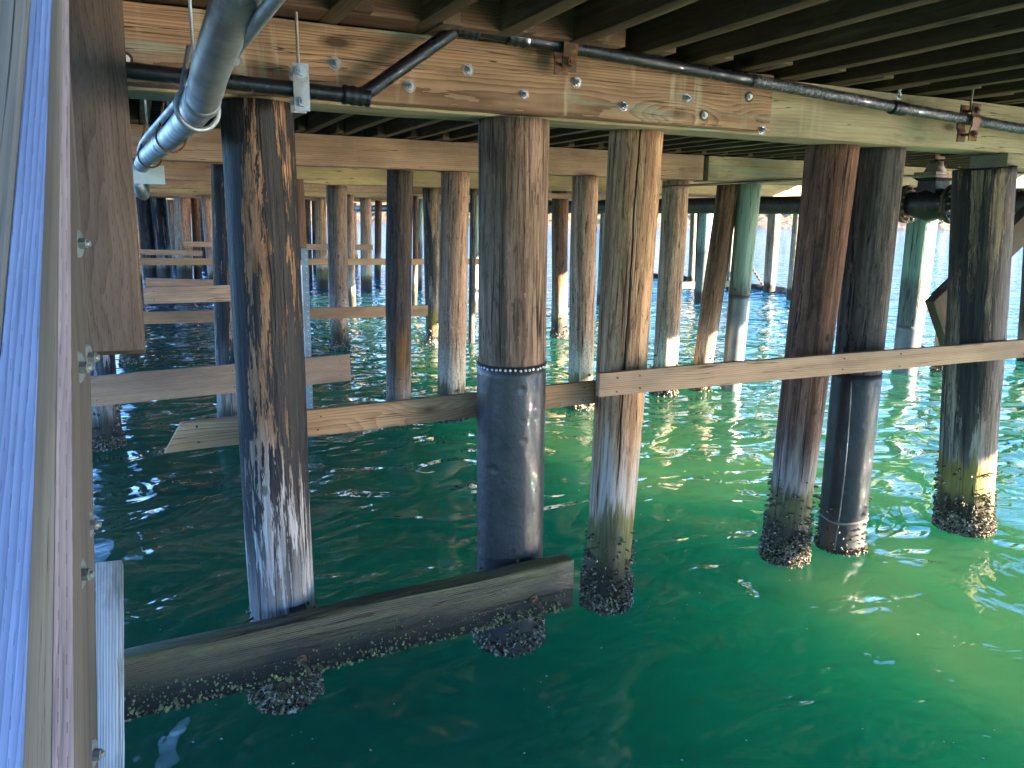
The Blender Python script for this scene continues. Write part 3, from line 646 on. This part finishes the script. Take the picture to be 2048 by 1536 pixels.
plank((-2.35, 19.3, 1.70), (-.8, 19.3, 1.70), .15, 'short pale plank across the far left cluster of piles', 'greyplank')
plank((-.2, 19.4, 1.62), (3.0, 19.4, 1.58), .17, 'pale plank in front of the bright gaps at the far end', 'greyplank')
a, b = onz(1362, 577, 0.35), ony(1475, 573, onz(1362, 577, .35).y)
a.z = .45; b.z = .45; plank(a, b, .2, 'yellowish plank low above the water between the white-footed and leaning piles', 'yellow')

bpy.context.view_layer.update()
def nails(o, xs):
    y0 = min(v.co.y for v in o.data.vertices); hz = max(v.co.z for v in o.data.vertices) * .55; first = None
    for x_ in xs:
        for sz in (-1, 1):
            c = Vector((x_ + random.uniform(-.012, .012), y0 + .001, sz * hz + random.uniform(-.01, .01)))
            if first is None:
                k_ = MB(); k_.tube([(0, 0, 0), (0, -.004, 0)], .006, 8, smooth=False); n_ = first = k_.build('nail_head', M['rust'])
            else:
                n_ = first.copy(); COL.objects.link(n_)
            n_.parent = o; n_.location = c
pls = [o for o in COL.objects if o.name.startswith('brace_plank')]
nails(pls[0], (.12, .75, 1.85, 2.45)); nails(pls[1], (.13, .28, 1.93, 2.5, 3.85)); nails(pls[2], (.08, 1.42, 2.6)); nails(pls[3], (.1, .9))
# low wale near the water on the two nearest piles
wale = timber('waterline_timber', (-3.78, -.35, .44), (-1.285, -.35, .485), .11, .31, M['wale'],
              'wet algae-dark timber at the waterline across the two nearest piles', 'timber', bev=.014, rough=.005)
bpy.context.view_layer.update()
k = MB(); rg = random.Random(4)
for _ in range(900):
    x = rg.uniform(.05, 2.44); zz = -.155 + .17 * rg.random() ** 2.0 * (1.2 - .5 * abs(math.sin(x * 2.2)));
    s_ = rg.uniform(.0018, .006) * (1.35 if zz < -.1 else .9) * (1.5 if rg.random() < .12 else 1); c = Vector((x, -.056 if zz > -.148 else rg.uniform(-.06, .03), zz)); d = Vector((rg.uniform(-.3, .3), -1, rg.uniform(-.5, .2))).normalized()
    u = d.orthogonal().normalized(); q = d.cross(u); vs = []
    for rad, hh in ((1.2, -.004), (.7, s_ * 1.1), (.3, s_ * .9)):
        for j in range(6):
            t = math.pi * j / 3 + rg.uniform(-.2, .2); vs.append(c + (u * math.cos(t) + q * math.sin(t)) * rad * s_ + d * hh)
    k.add(vs, [(b_ * 6 + j, b_ * 6 + (j + 1) % 6, b_ * 6 + 6 + (j + 1) % 6, b_ * 6 + 6 + j) for b_ in (0, 1) for j in range(6)] + [(12, 13, 14, 15, 16, 17)])
sh = k.build('barnacle_crust', M['lime']); sh.parent = wale; sh['kind'] = 'stuff'
for px, py in ((603, 1318), (1067, 1199)):
    p = ony(px, py, -.405); bo = MB(); d = Vector((.25, -1, -.35)).normalized()
    bo.tube([p + Vector((0, .01, 0)), p + Vector((0, -.006, 0))], .026, 16, smooth=False); bo.tube([p + Vector((0, -.006, 0)), p + Vector((0, -.02, 0))], .017, 6, smooth=False)
    bo.tube([p, p + d * .10], .009, 10); keep_parent(bo.build('bolt', M['rust']), wale)
kb = MB(); kb.box(ony(597, 1226, -.26), (.085, .1, .035)); keep_parent(kb.build('steel_bracket', M['iron']), wale)

# ------------------------------------------------------------------ right-hand diagonal braces
def brace(p, q, wd, ht, label, mat='post'):
    return timber('diagonal_brace', p, q, wd, ht, M[mat], label, 'brace', None)
a = ony(1880, 612, 1.3); b = ony(2075, 425, 1.3); brace(a, b, .12, .30, 'striped diagonal brace rising behind the spotted right pile to the edge')
a = ony(1872, 590, 1.14); b = ony(1905, 690, 1.14); brace(a, b, .10, .22, 'short dark brace block left of the spotted right pile', 'dark')

# ------------------------------------------------------------------ black sprinkler pipe and hangers
YP = -.375
P = [ony(205, 134, YP), ony(262, 141, YP), ony(690, 190, YP), ony(725, 191, YP), ony(910, 60, YP), ony(945, 56, YP), ony(1035, 75, YP), ony(1500, 160, YP), ony(1790, 214, YP), ony(2100, 268, YP), ony(2600, 350, YP)]
pe = empty('sprinkler_pipe', P[2], 'black tape-wrapped pipe rising in a dogleg along the nearest cap beam', 'pipe')
def smoothpath(pts, r=.05):
    out = [pts[0]]
    for i in range(1, len(pts) - 1):
        a_, b_, c_ = pts[i - 1], pts[i], pts[i + 1]; l1 = min(r, (a_ - b_).length * .45); l2 = min(r, (c_ - b_).length * .45)
        s_ = b_ + (a_ - b_).normalized() * l1; e_ = b_ + (c_ - b_).normalized() * l2
        for t in np.linspace(0, 1, 6): out.append(s_ * (1 - t) ** 2 + b_ * 2 * t * (1 - t) + e_ * t * t)
    return out + [pts[-1]]
def resample(pts, step=.03):
    out = []
    for a_, b_ in zip(pts[:-1], pts[1:]):
        n_ = max(1, int((b_ - a_).length / step))
        for i in range(n_): out.append(a_.lerp(b_, i / n_))
    return out + [pts[-1]]
def wrapped(name, pts, r, mat, parent, bump=.0012, seed=1):
    q = resample(pts); k_ = MB(); rs = [r + bump * (math.sin(i * 1.9) + 1.3 * mnoise.noise(Vector((i * .45, seed, 0)))) for i in range(len(q))]
    k_.tube(q, rs, 18); return k_.build(name, mat, parent, origin=pts[0])
wrapped('lower_run', smoothpath(P[0:5], .06)[:-1] + [P[4]], .0325, M['tape'], pe)
wrapped('upper_run', smoothpath([P[4], P[5], P[6], P[7]], .05), .0335, M['tape'], pe, seed=2)
wrapped('scuffed_run', [P[7], P[8], P[9], P[10]], .034, M['tapegrey'], pe, seed=3)
for (px, py, dd) in ((932, 58, 0), (1035, 75, 0), (712, 192, 0), (1795, 216, 0)):
    c = ony(px, py, YP); ax = (P[7] - P[6]).normalized(); k = MB()
    k.tube(resample([c - ax * .06, c + ax * .06], .012), [.038 + .006 * math.sin(i * 2.1) * .5 + .004 for i in range(len(resample([c - ax * .06, c + ax * .06], .012)))], 18); k.build('coupling', M['tape'], pe, origin=c)
for px, py in ((1034, 50), (1796, 205)):
    c = ony(px, py, YP); k = MB()
    k.tube([c - Vector((0, 0, .03)), c + Vector((0, 0, .012))], .016, 10); rs_ = k.build('reducer', M['rust'], pe, origin=c)
    k = MB(); b0 = c + Vector((0, 0, .012))
    for sx in (-1, 1): k.tube(spline([b0 + Vector((sx * .006, 0, 0)), b0 + Vector((sx * .017, 0, .02)), b0 + Vector((sx * .013, 0, .045)), b0 + Vector((0, 0, .06))], 5), .0045, 8)
    k.tube([b0, b0 + Vector((0, 0, .03))], .006, 8); k.tube([b0 + Vector((0, 0, .06)), b0 + Vector((0, 0, .066))], .013, 10)
    h_ = k.build('sprinkler_head', M['pin'], rs_, origin=c)
    h_.location = (0, 0, 0)
def hanger(px, ptop, c, plate, mat, label, wdt=.075, curved=False):
    e = empty('pipe_hanger', c, label, 'hanger', 'pipe hangers')
    tp = ony(px, ptop, YP); tp.x = c.x; tp.z = max(3.44, tp.z); k = MB(); k.tube([Vector((c.x, YP, c.z + plate * .3)), Vector((c.x, YP, tp.z + .4))], .007, 8); k.build('rod', M['wire'], e, origin=c)
    for sgn in (-1, 1):
        k = MB(); y0 = YP + sgn * .042
        rows = [(-plate / 2, 0), (-plate * .22, 0), (-plate * .12, .012 if curved else 0), (plate * .12, .012 if curved else 0), (plate * .22, 0), (plate / 2, 0)]
        k.hexa([[Vector((c.x - wdt / 2, y0 + sgn * o_ - .004, c.z + z_)), Vector((c.x + wdt / 2, y0 + sgn * o_ - .004, c.z + z_)), Vector((c.x + wdt / 2, y0 + sgn * o_ + .004, c.z + z_)), Vector((c.x - wdt / 2, y0 + sgn * o_ + .004, c.z + z_))] for z_, o_ in rows])
        k.build('clamp_plate', mat, e, origin=c)
    for sz in (-1, 1):
        z_ = c.z + sz * plate * .32; k = MB(); k.tube([Vector((c.x, YP + .06, z_)), Vector((c.x, YP - .075, z_))], .0095, 8)
        k.tube([Vector((c.x, YP - .047, z_)), Vector((c.x, YP - .066, z_))], .021, 6, smooth=False); k.tube([Vector((c.x, YP - .046, z_)), Vector((c.x, YP - .049, z_))], .026, 14, smooth=False)
        k.build('clamp_bolt', M['rust'] if mat is not M['galv'] else M['galv'], e, origin=c)
    return e
hanger(598, 60, ony(599, 177, YP), .195, M['galv'], 'grey galvanised pipe hanger above the nearest left pile', .068)
hanger(1131, 0, ony(1131, 92, YP), .26, M['rust'], 'rusty pipe hanger hanging over the end of the dark upper timber', .08, True)
hanger(1955, 95, ony(1937, 246, YP), .24, M['rust'], 'dull brown pipe hanger near the right end of the nearest beam', .08, True)

# ------------------------------------------------------------------ big conduit at the left
cpts = [atd(520, -130, 1.62), atd(472, 0, 1.9), atd(424, 130, 2.32), atd(395, 215, 2.85), atd(335, 280, 4.2), atd(288, 322, 5.6)]
cpts += [cpts[-1] + Vector((-.02, 1.6, -.05)), cpts[-1] + Vector((-.05, 5.0, .0))]
ce = empty('conduit', cpts[2], 'large galvanised conduit curving away at the upper left', 'conduit')
k = MB(); k.tube(resample(spline(cpts, 8), .08), .0565, 32); k.build('conduit_pipe', M['conduit'], ce, origin=cpts[2])
cs = spline(cpts, 8)
for i in (22, 33):
    a_, b_ = cs[i], cs[i + 1]; d = (b_ - a_).normalized(); k = MB(); k.tube([a_, a_ + d * .012, a_ + d * .10, a_ + d * .112], [.0575, .062, .062, .0575], 32); k.build('coupling', M['conduit'], ce, origin=a_)
for i, (px, py, dep_) in enumerate(((395, 217, 2.83), (342, 275, 4.1), (300, 312, 5.2))):
    c = atd(px, py, dep_); d = Vector((-.2, .97, 0)).normalized(); e = empty('conduit_hanger', c, ('wide strap loop round the near part of the big conduit', 'wire loop round the middle bend of the big conduit', 'wire loop at the far end of the big conduit')[i], 'hanger', 'conduit hangers')
    k = MB(); side = Vector((d.y, -d.x, 0)); pts = []
    for t in np.linspace(-.25 * math.pi, 1.25 * math.pi, 26): pts.append(c + side * (.075 * math.cos(t)) - Vector((0, 0, .075 * math.sin(t) - .0)))
    tops = [pts[0] + Vector((0, 0, .16)) - side * .04]; tops2 = [pts[-1] + Vector((0, 0, .16)) + side * .04]
    k.tube(tops + pts + tops2, .006 if i else .010, 8); k.build('loop', M['galv'] if i == 0 else M['rust'], e, origin=c)
    k = MB(); k.tube([c + Vector((0, 0, .16)), Vector((c.x, c.y, 3.75))], .006, 8); k.build('rod', M['galv'], e, origin=c)
sm_ = [atd(402, 130, 2.6), atd(362, 195, 3.3), atd(285, 285, 5.2)]; sm_ = [sm_[0] + (sm_[0] - sm_[1]) * 2] + sm_ + [sm_[2] + Vector((-.02, .8, -.06))]
for off, l in ((Vector((0, 0, 0)), 'thin conduit running just left of the big conduit'), (Vector((.045, .05, -.03)), 'second thin conduit tucked behind the first thin one')):
    k = MB(); k.tube(resample(spline([p + off for p in sm_], 8), .1), .018, 14); o = k.build('thin_conduit', M['conduit'], None, origin=sm_[1]); tag(o, l, 'conduit', 'thin conduits')
# junction box
bc = atd(290, 350, 6.0)
je = empty('junction_box', bc, 'pale green enamel box hanging under the end of the conduit', 'box')
k = MB(); k.box(bc, (.262, .2, .13)); k.build('box_body', M['box'], je, origin=bc)
k = MB(); k.box(bc + Vector((0, -.104, 0)), (.275, .008, .142)); k.build('cover', M['box'], je, origin=bc)
q = resample(spline([atd(266, 345, 6.4), atd(278, 372, 6.3), atd(284, 386, 6.5), atd(288, 384, 6.9), atd(287, 340, 7.3)], 8), .012); k = MB()
k.tube(q, [.045 + .006 * math.sin(i_ * 1.7) for i_ in range(len(q))], 14); tag(k.build('flexible_conduit', M['galv'], None, origin=q[0]), 'ribbed flexible conduit looping below the pale green box', 'conduit')
k = MB(); q = atd(291, 340, 7.4); zc = onz(288, 700, 0);
pt = onz(300, 552, 0); k.tube([ony(288, 385, pt.y + .3), ony(291, 415, pt.y + .3)], .2, 14); tag(k.build('strapped_collar', M['strap'], None), 'blue strapped collar on top of a far left pile', 'collar')
k = MB(); pt = ony(262, 560, 3.0); k.box(pt, (.11, .05, .5)); tag(k.build('steel_bracket', M['galv']), 'blue-grey steel bracket peeking out behind the hanging post', 'bracket')

# perforated steel post behind pile 1, and narrow timber above it
a, b = ony(609, 497, 5.2), onz(614, 715, 0); b = ony(614, 715, 5.2); b.z = -.4
pse = empty('steel_angle_post', a, 'slim blue-grey perforated steel post right of the nearest pile', 'post')
k = MB(); ax = (a - b); k.hexa([[p_ + Vector((sx, sy, 0)) for sx, sy in ((-.035, -.02), (.035, -.02), (.035, .02), (-.035, .02))] for p_ in (b, a)]); k.build('steel_channel', M['strap'], pse, origin=a)
k = MB()
for t in np.linspace(.02, .98, 34):
    p_ = b.lerp(a, t) + Vector((.01, -.021, 0)); k.tube([p_, p_ + Vector((0, -.004, 0))], .006, 6, smooth=False)
k.build('rivet_row', M['nail'], pse, origin=a)
a, b = ony(598, 358, 5.3), ony(606, 520, 5.3); timber('narrow_post', b, a, .09, .08, M['reddark'], 'narrow brown timber above the perforated steel post', 'post', up=(0, 1, 0))

# ------------------------------------------------------------------ big pipe with gate valve, right
XP = 6.4; v0 = onx(1862, 408, XP); ZP = v0.z; 
bp = empty('water_main', (XP, v0.y, ZP), 'large dark pipe running under the pier behind the right piles', 'pipe')
k = MB(); k.tube([Vector((XP, y_, ZP + .0 * y_)) for y_ in np.arange(-6, 35, .5)], .148, 28); k.build('pipe_barrel', M['brownpipe'], bp, origin=(XP, v0.y, ZP))
for y_ in (9.0, 14.5, 2.2):
    k = MB(); k.tube([Vector((XP, y_ - .12, ZP)), Vector((XP, y_ - .11, ZP)), Vector((XP, y_ + .11, ZP)), Vector((XP, y_ + .12, ZP))], [.15, .185, .185, .15], 28, smooth=False); k.build('pipe_collar', M['brownpipe'], bp, origin=(XP, y_, ZP))
ve = empty('gate_valve', v0, 'black cast iron gate valve with a rusty bonnet on the big pipe', 'valve')
k = MB(); yy = v0.y; prof = [(-.34, .155), (-.28, .16), (-.16, .2), (0, .235), (.16, .2), (.28, .16), (.34, .155)]
k.tube([Vector((XP, yy + a_, ZP)) for a_, _ in prof], [b_ for _, b_ in prof], 28); body = k.build('valve_body', M['iron'], ve, origin=v0)
for s_ in (-1, 1):
    for o_ in (0, .045):
        k = MB(); y_ = yy + s_ * (.33 + o_); k.tube([Vector((XP, y_ - .02, ZP)), Vector((XP, y_ + .02, ZP))], .262, 36, smooth=False); fl = k.build('flange', M['iron'] if o_ else M['rust'], ve, origin=(XP, y_, ZP))
    k = MB()
    for i in range(14):
        t = 2 * math.pi * i / 14; c = Vector((XP + .215 * math.cos(t), yy + s_ * .35, ZP + .215 * math.sin(t))); k.tube([c - Vector((0, .075, 0)), c + Vector((0, .075, 0))], .02, 6, smooth=False)
    k.build('flange_bolts', M['bolt'], ve, origin=v0)
k = MB(); k.hexa([[Vector((XP + sx * a_, yy + sy * b_, ZP + z_)) for sx, sy in ((-1, -1), (1, -1), (1, 1), (-1, 1))] for z_, a_, b_ in ((.12, .15, .15), (.3, .14, .13), (.34, .2, .17))]); k.build('bonnet', M['iron'], ve, origin=v0)
k = MB(); k.box((XP, yy, ZP + .36), (.44, .36, .035)); k.box((XP, yy, ZP + .40), (.4, .33, .035)); k.tube([Vector((XP, yy, ZP + .41)), Vector((XP, yy, ZP + .5)), Vector((XP, yy, ZP + .56))], [.15, .1, .09], 16); bo_ = k.build('bonnet_cover', M['rustpale'], ve, origin=v0)
k = MB(); k.tube([Vector((XP, yy, ZP + .55)), Vector((XP, yy, ZP + .78))], .03, 10); k.box((XP, yy, ZP + .62), (.2, .1, .06)); k.build('stem', M['rust'], ve, origin=v0)

# ------------------------------------------------------------------ floating boom and chain
ba = [onz(1265, 553, 0), onz(1330, 557, 0), onz(1420, 566, 0), onz(1500, 577, 0), onz(1540, 580, 0), onz(1610, 594, 0), onz(1700, 606, 0)]
q = resample(spline(ba, 8), .06); k = MB(); k.tube(q, [.2 * (0.72 + .3 * abs(math.sin(i * .3)) ** .5) for i in range(len(q))], 12); tag(k.build('floating_boom', M['boom']), 'black ribbed floating boom on the open water', 'boom')
ch = empty('chain', onz(1527, 570, .2), 'rusty chain slanting down to the floating boom', 'chain')
a, b = ony(1494, 520, ch.location.y), ony(1527, 572, ch.location.y); k = MB(); nl = 16
for i in range(nl):
    c = a.lerp(b, i / nl); d = (b - a).normalized(); sd_ = d.orthogonal().normalized() if i % 2 else d.cross(d.orthogonal().normalized()); L_ = (b - a).length / nl * .72
    k.tube([c + (d * math.cos(t) * L_ + sd_ * math.sin(t) * L_ * .5) for t in np.linspace(0, 2 * math.pi, 11)], .018, 6, caps=False)
k.build('links', M['rust'], ch, origin=ch.location)
p_ = onz(1577, 597, 0); k = MB(); k.box(p_ + Vector((-.05, -.12, .25)), (.1, .03, .42)); tag(k.build('depth_marker', M['yellowmark']), 'small yellow marker at the foot of a narrow pile', 'marker')

q = [ony(1325, 374, 4.78), ony(1620, 358, 4.78), ony(2100, 345, 4.78)]; k = MB(); k.tube(resample(q, .2), .017, 10); tag(k.build('thin_pipe', M['brownpipe'], None, origin=q[0]), 'thin dark pipe along the bottom of the pale greenish second beam', 'pipe')
for pts, l in (([ony(1588, 70, .6), ony(1584, 112, .6), ony(1578, 150, .6)], 'thin wire dangling from the joists above the splice plank end'),
               ([ony(1762, 0, -.3), ony(1790, 45, -.3), ony(1812, 64, -.3)], 'curved twig of wire hanging among the joists at the upper right'),
               ([ony(1955, -5, .2), ony(1945, 20, .2), ony(1941, 42, .2)], 'short frayed string hanging from the joists near the right hanger')):
    k = MB(); k.tube(spline([pts[0] + Vector((0, 0, .3))] + pts, 6), .0035, 6); tag(k.build('hanging_wire', M['wire'], None, origin=pts[0]), l, 'wire', 'loose wires under the deck')
# foam flecks drifting on the surface
k = MB(); rg = random.Random(11)
for _ in range(80):
    c = onz(rg.uniform(260, 2000), rg.uniform(950, 1530), .004); s_ = rg.choice((.003, .0035, .004, .005, .008)); m_ = 7
    k.add([c + Vector((math.cos(2 * math.pi * j / m_) * s_ * rg.uniform(.6, 1.3), math.sin(2 * math.pi * j / m_) * s_ * rg.uniform(.6, 1.3), .001)) for j in range(m_)] + [c + Vector((0, 0, .003))], [(j, (j + 1) % m_, m_) for j in range(m_)])
fo = k.build('foam_flecks', plain('white_foam', (.34, .37, .35), .5, .1)); tag(fo, 'tiny white foam flecks drifting on the green water', 'foam', kind='stuff')

# ------------------------------------------------------------------ foreground boards at the left
def edge(x0, x1, d0, d1, ys=(-140, 420, 760, 1180, 1700), mid=None):
    out = []
    for y_ in ys:
        t = y_ / 1536; x_ = x0 + (x1 - x0) * t
        if mid: x_ = float(np.interp(y_, [m_[0] for m_ in mid], [m_[1] for m_ in mid]))
        out.append(atd(x_, y_, d0 + (d1 - d0) * t))
    return out
def guard(name, eL, eR, eB, mat, label, side=None):
    """upright board: front face eL-eR, right face eR-eB; the fourth edge completes the section"""
    rows = []
    for l, r_, b_ in zip(eL, eR, eB): rows.append([l, r_, b_, l + (b_ - r_)])
    rows = rows[::-1]; c = (rows[0][0] + rows[0][2]) / 2; x = (rows[-1][0] - rows[0][0]).normalized()
    fy = (rows[0][1] - rows[0][0]); y_ = (fy - x * fy.dot(x)).normalized(); z_ = x.cross(y_); m = Matrix((x, y_, z_)).transposed().to_4x4(); m.translation = c; mi = m.inverted()
    k_ = MB(); k_.hexa([[mi @ p for p in r_] for r_ in rows]); o = k_.build(name, mat)
    bm = bmesh.new(); bm.from_mesh(o.data); bmesh.ops.recalc_face_normals(bm, faces=bm.faces[:])
    bmesh.ops.bevel(bm, geom=[e_ for e_ in bm.edges if len(e_.link_faces) == 2 and e_.calc_face_angle(0) > .5], offset=.003, segments=2, affect='EDGES'); bm.to_mesh(o.data); bm.free()
    if side:
        o.data.materials.append(side)
        for p_ in o.data.polygons: p_.material_index = 0 if abs(p_.normal.z) > .7 else 1
    o.matrix_world = m; tag(o, label, 'board', 'upright boards beside the camera'); return o
E1 = edge(60, -75, 1.22, 1.12); E2 = edge(103, 45, 1.27, 1.17); E3 = edge(125, 102, 1.5, 1.4); E4 = edge(138, 147, 1.53, 1.43); E5 = edge(0, 0, 2.3, 2.1, mid=[(-140, 122), (0, 130), (420, 160), (720, 181), (1000, 187), (1536, 197), (1700, 200)])
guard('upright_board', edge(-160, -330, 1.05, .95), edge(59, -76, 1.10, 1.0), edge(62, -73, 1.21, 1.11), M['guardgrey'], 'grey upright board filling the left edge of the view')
bl = guard('upright_board', E1, E2, E3, M['guardblue'], 'upright board whose ridged edge is coloured blue for skylight', M['guardgrey'])
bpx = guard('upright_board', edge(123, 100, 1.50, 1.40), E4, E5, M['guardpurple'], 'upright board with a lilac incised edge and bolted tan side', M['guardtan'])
bpy.context.view_layer.update()
for px, py, dd in ((157, 487, 1.95), (176, 715, 2.05), (158, 735, 1.72), (178, 1050, 2.0), (160, 1150, 1.68), (185, 1510, 1.9)):
    c = atd(px, py, dd); d = Vector((.93, -.3, 0)).normalized(); k = MB(); k.tube([c - d * .02, c, c + d * .003], [.036, .036, .03], 20, smooth=False); wsh = k.build('washer', M['boardbolt']); keep_parent(wsh, bpx)
    k = MB(); k.tube([c, c + d * .02], .014, 6, smooth=False); k.tube([c, c + d * .028], .008, 8); keep_parent(k.build('bolt_head', M['boardbolt']), wsh)

# hanging post
t0, t1 = atd(180, -60, 2.8), atd(231, 706, 2.8)
e_ = timber('hanging_post', t1, t0, .195, .195, M['post'], 'grey-brown incised post hanging from above, its sawn end over the water', 'post', up=(0, 1, 0), bev=.008)
# whitened timber lower left
t0, t1 = atd(219, 1127, 3.28), atd(222, 1640, 2.95)
timber('whitened_post', t1, t0, .10, .12, M['white'], 'white weathered post at the lower left beside the waterline timber', 'post', up=(0, 1, 0), bev=.006, rough=.004)
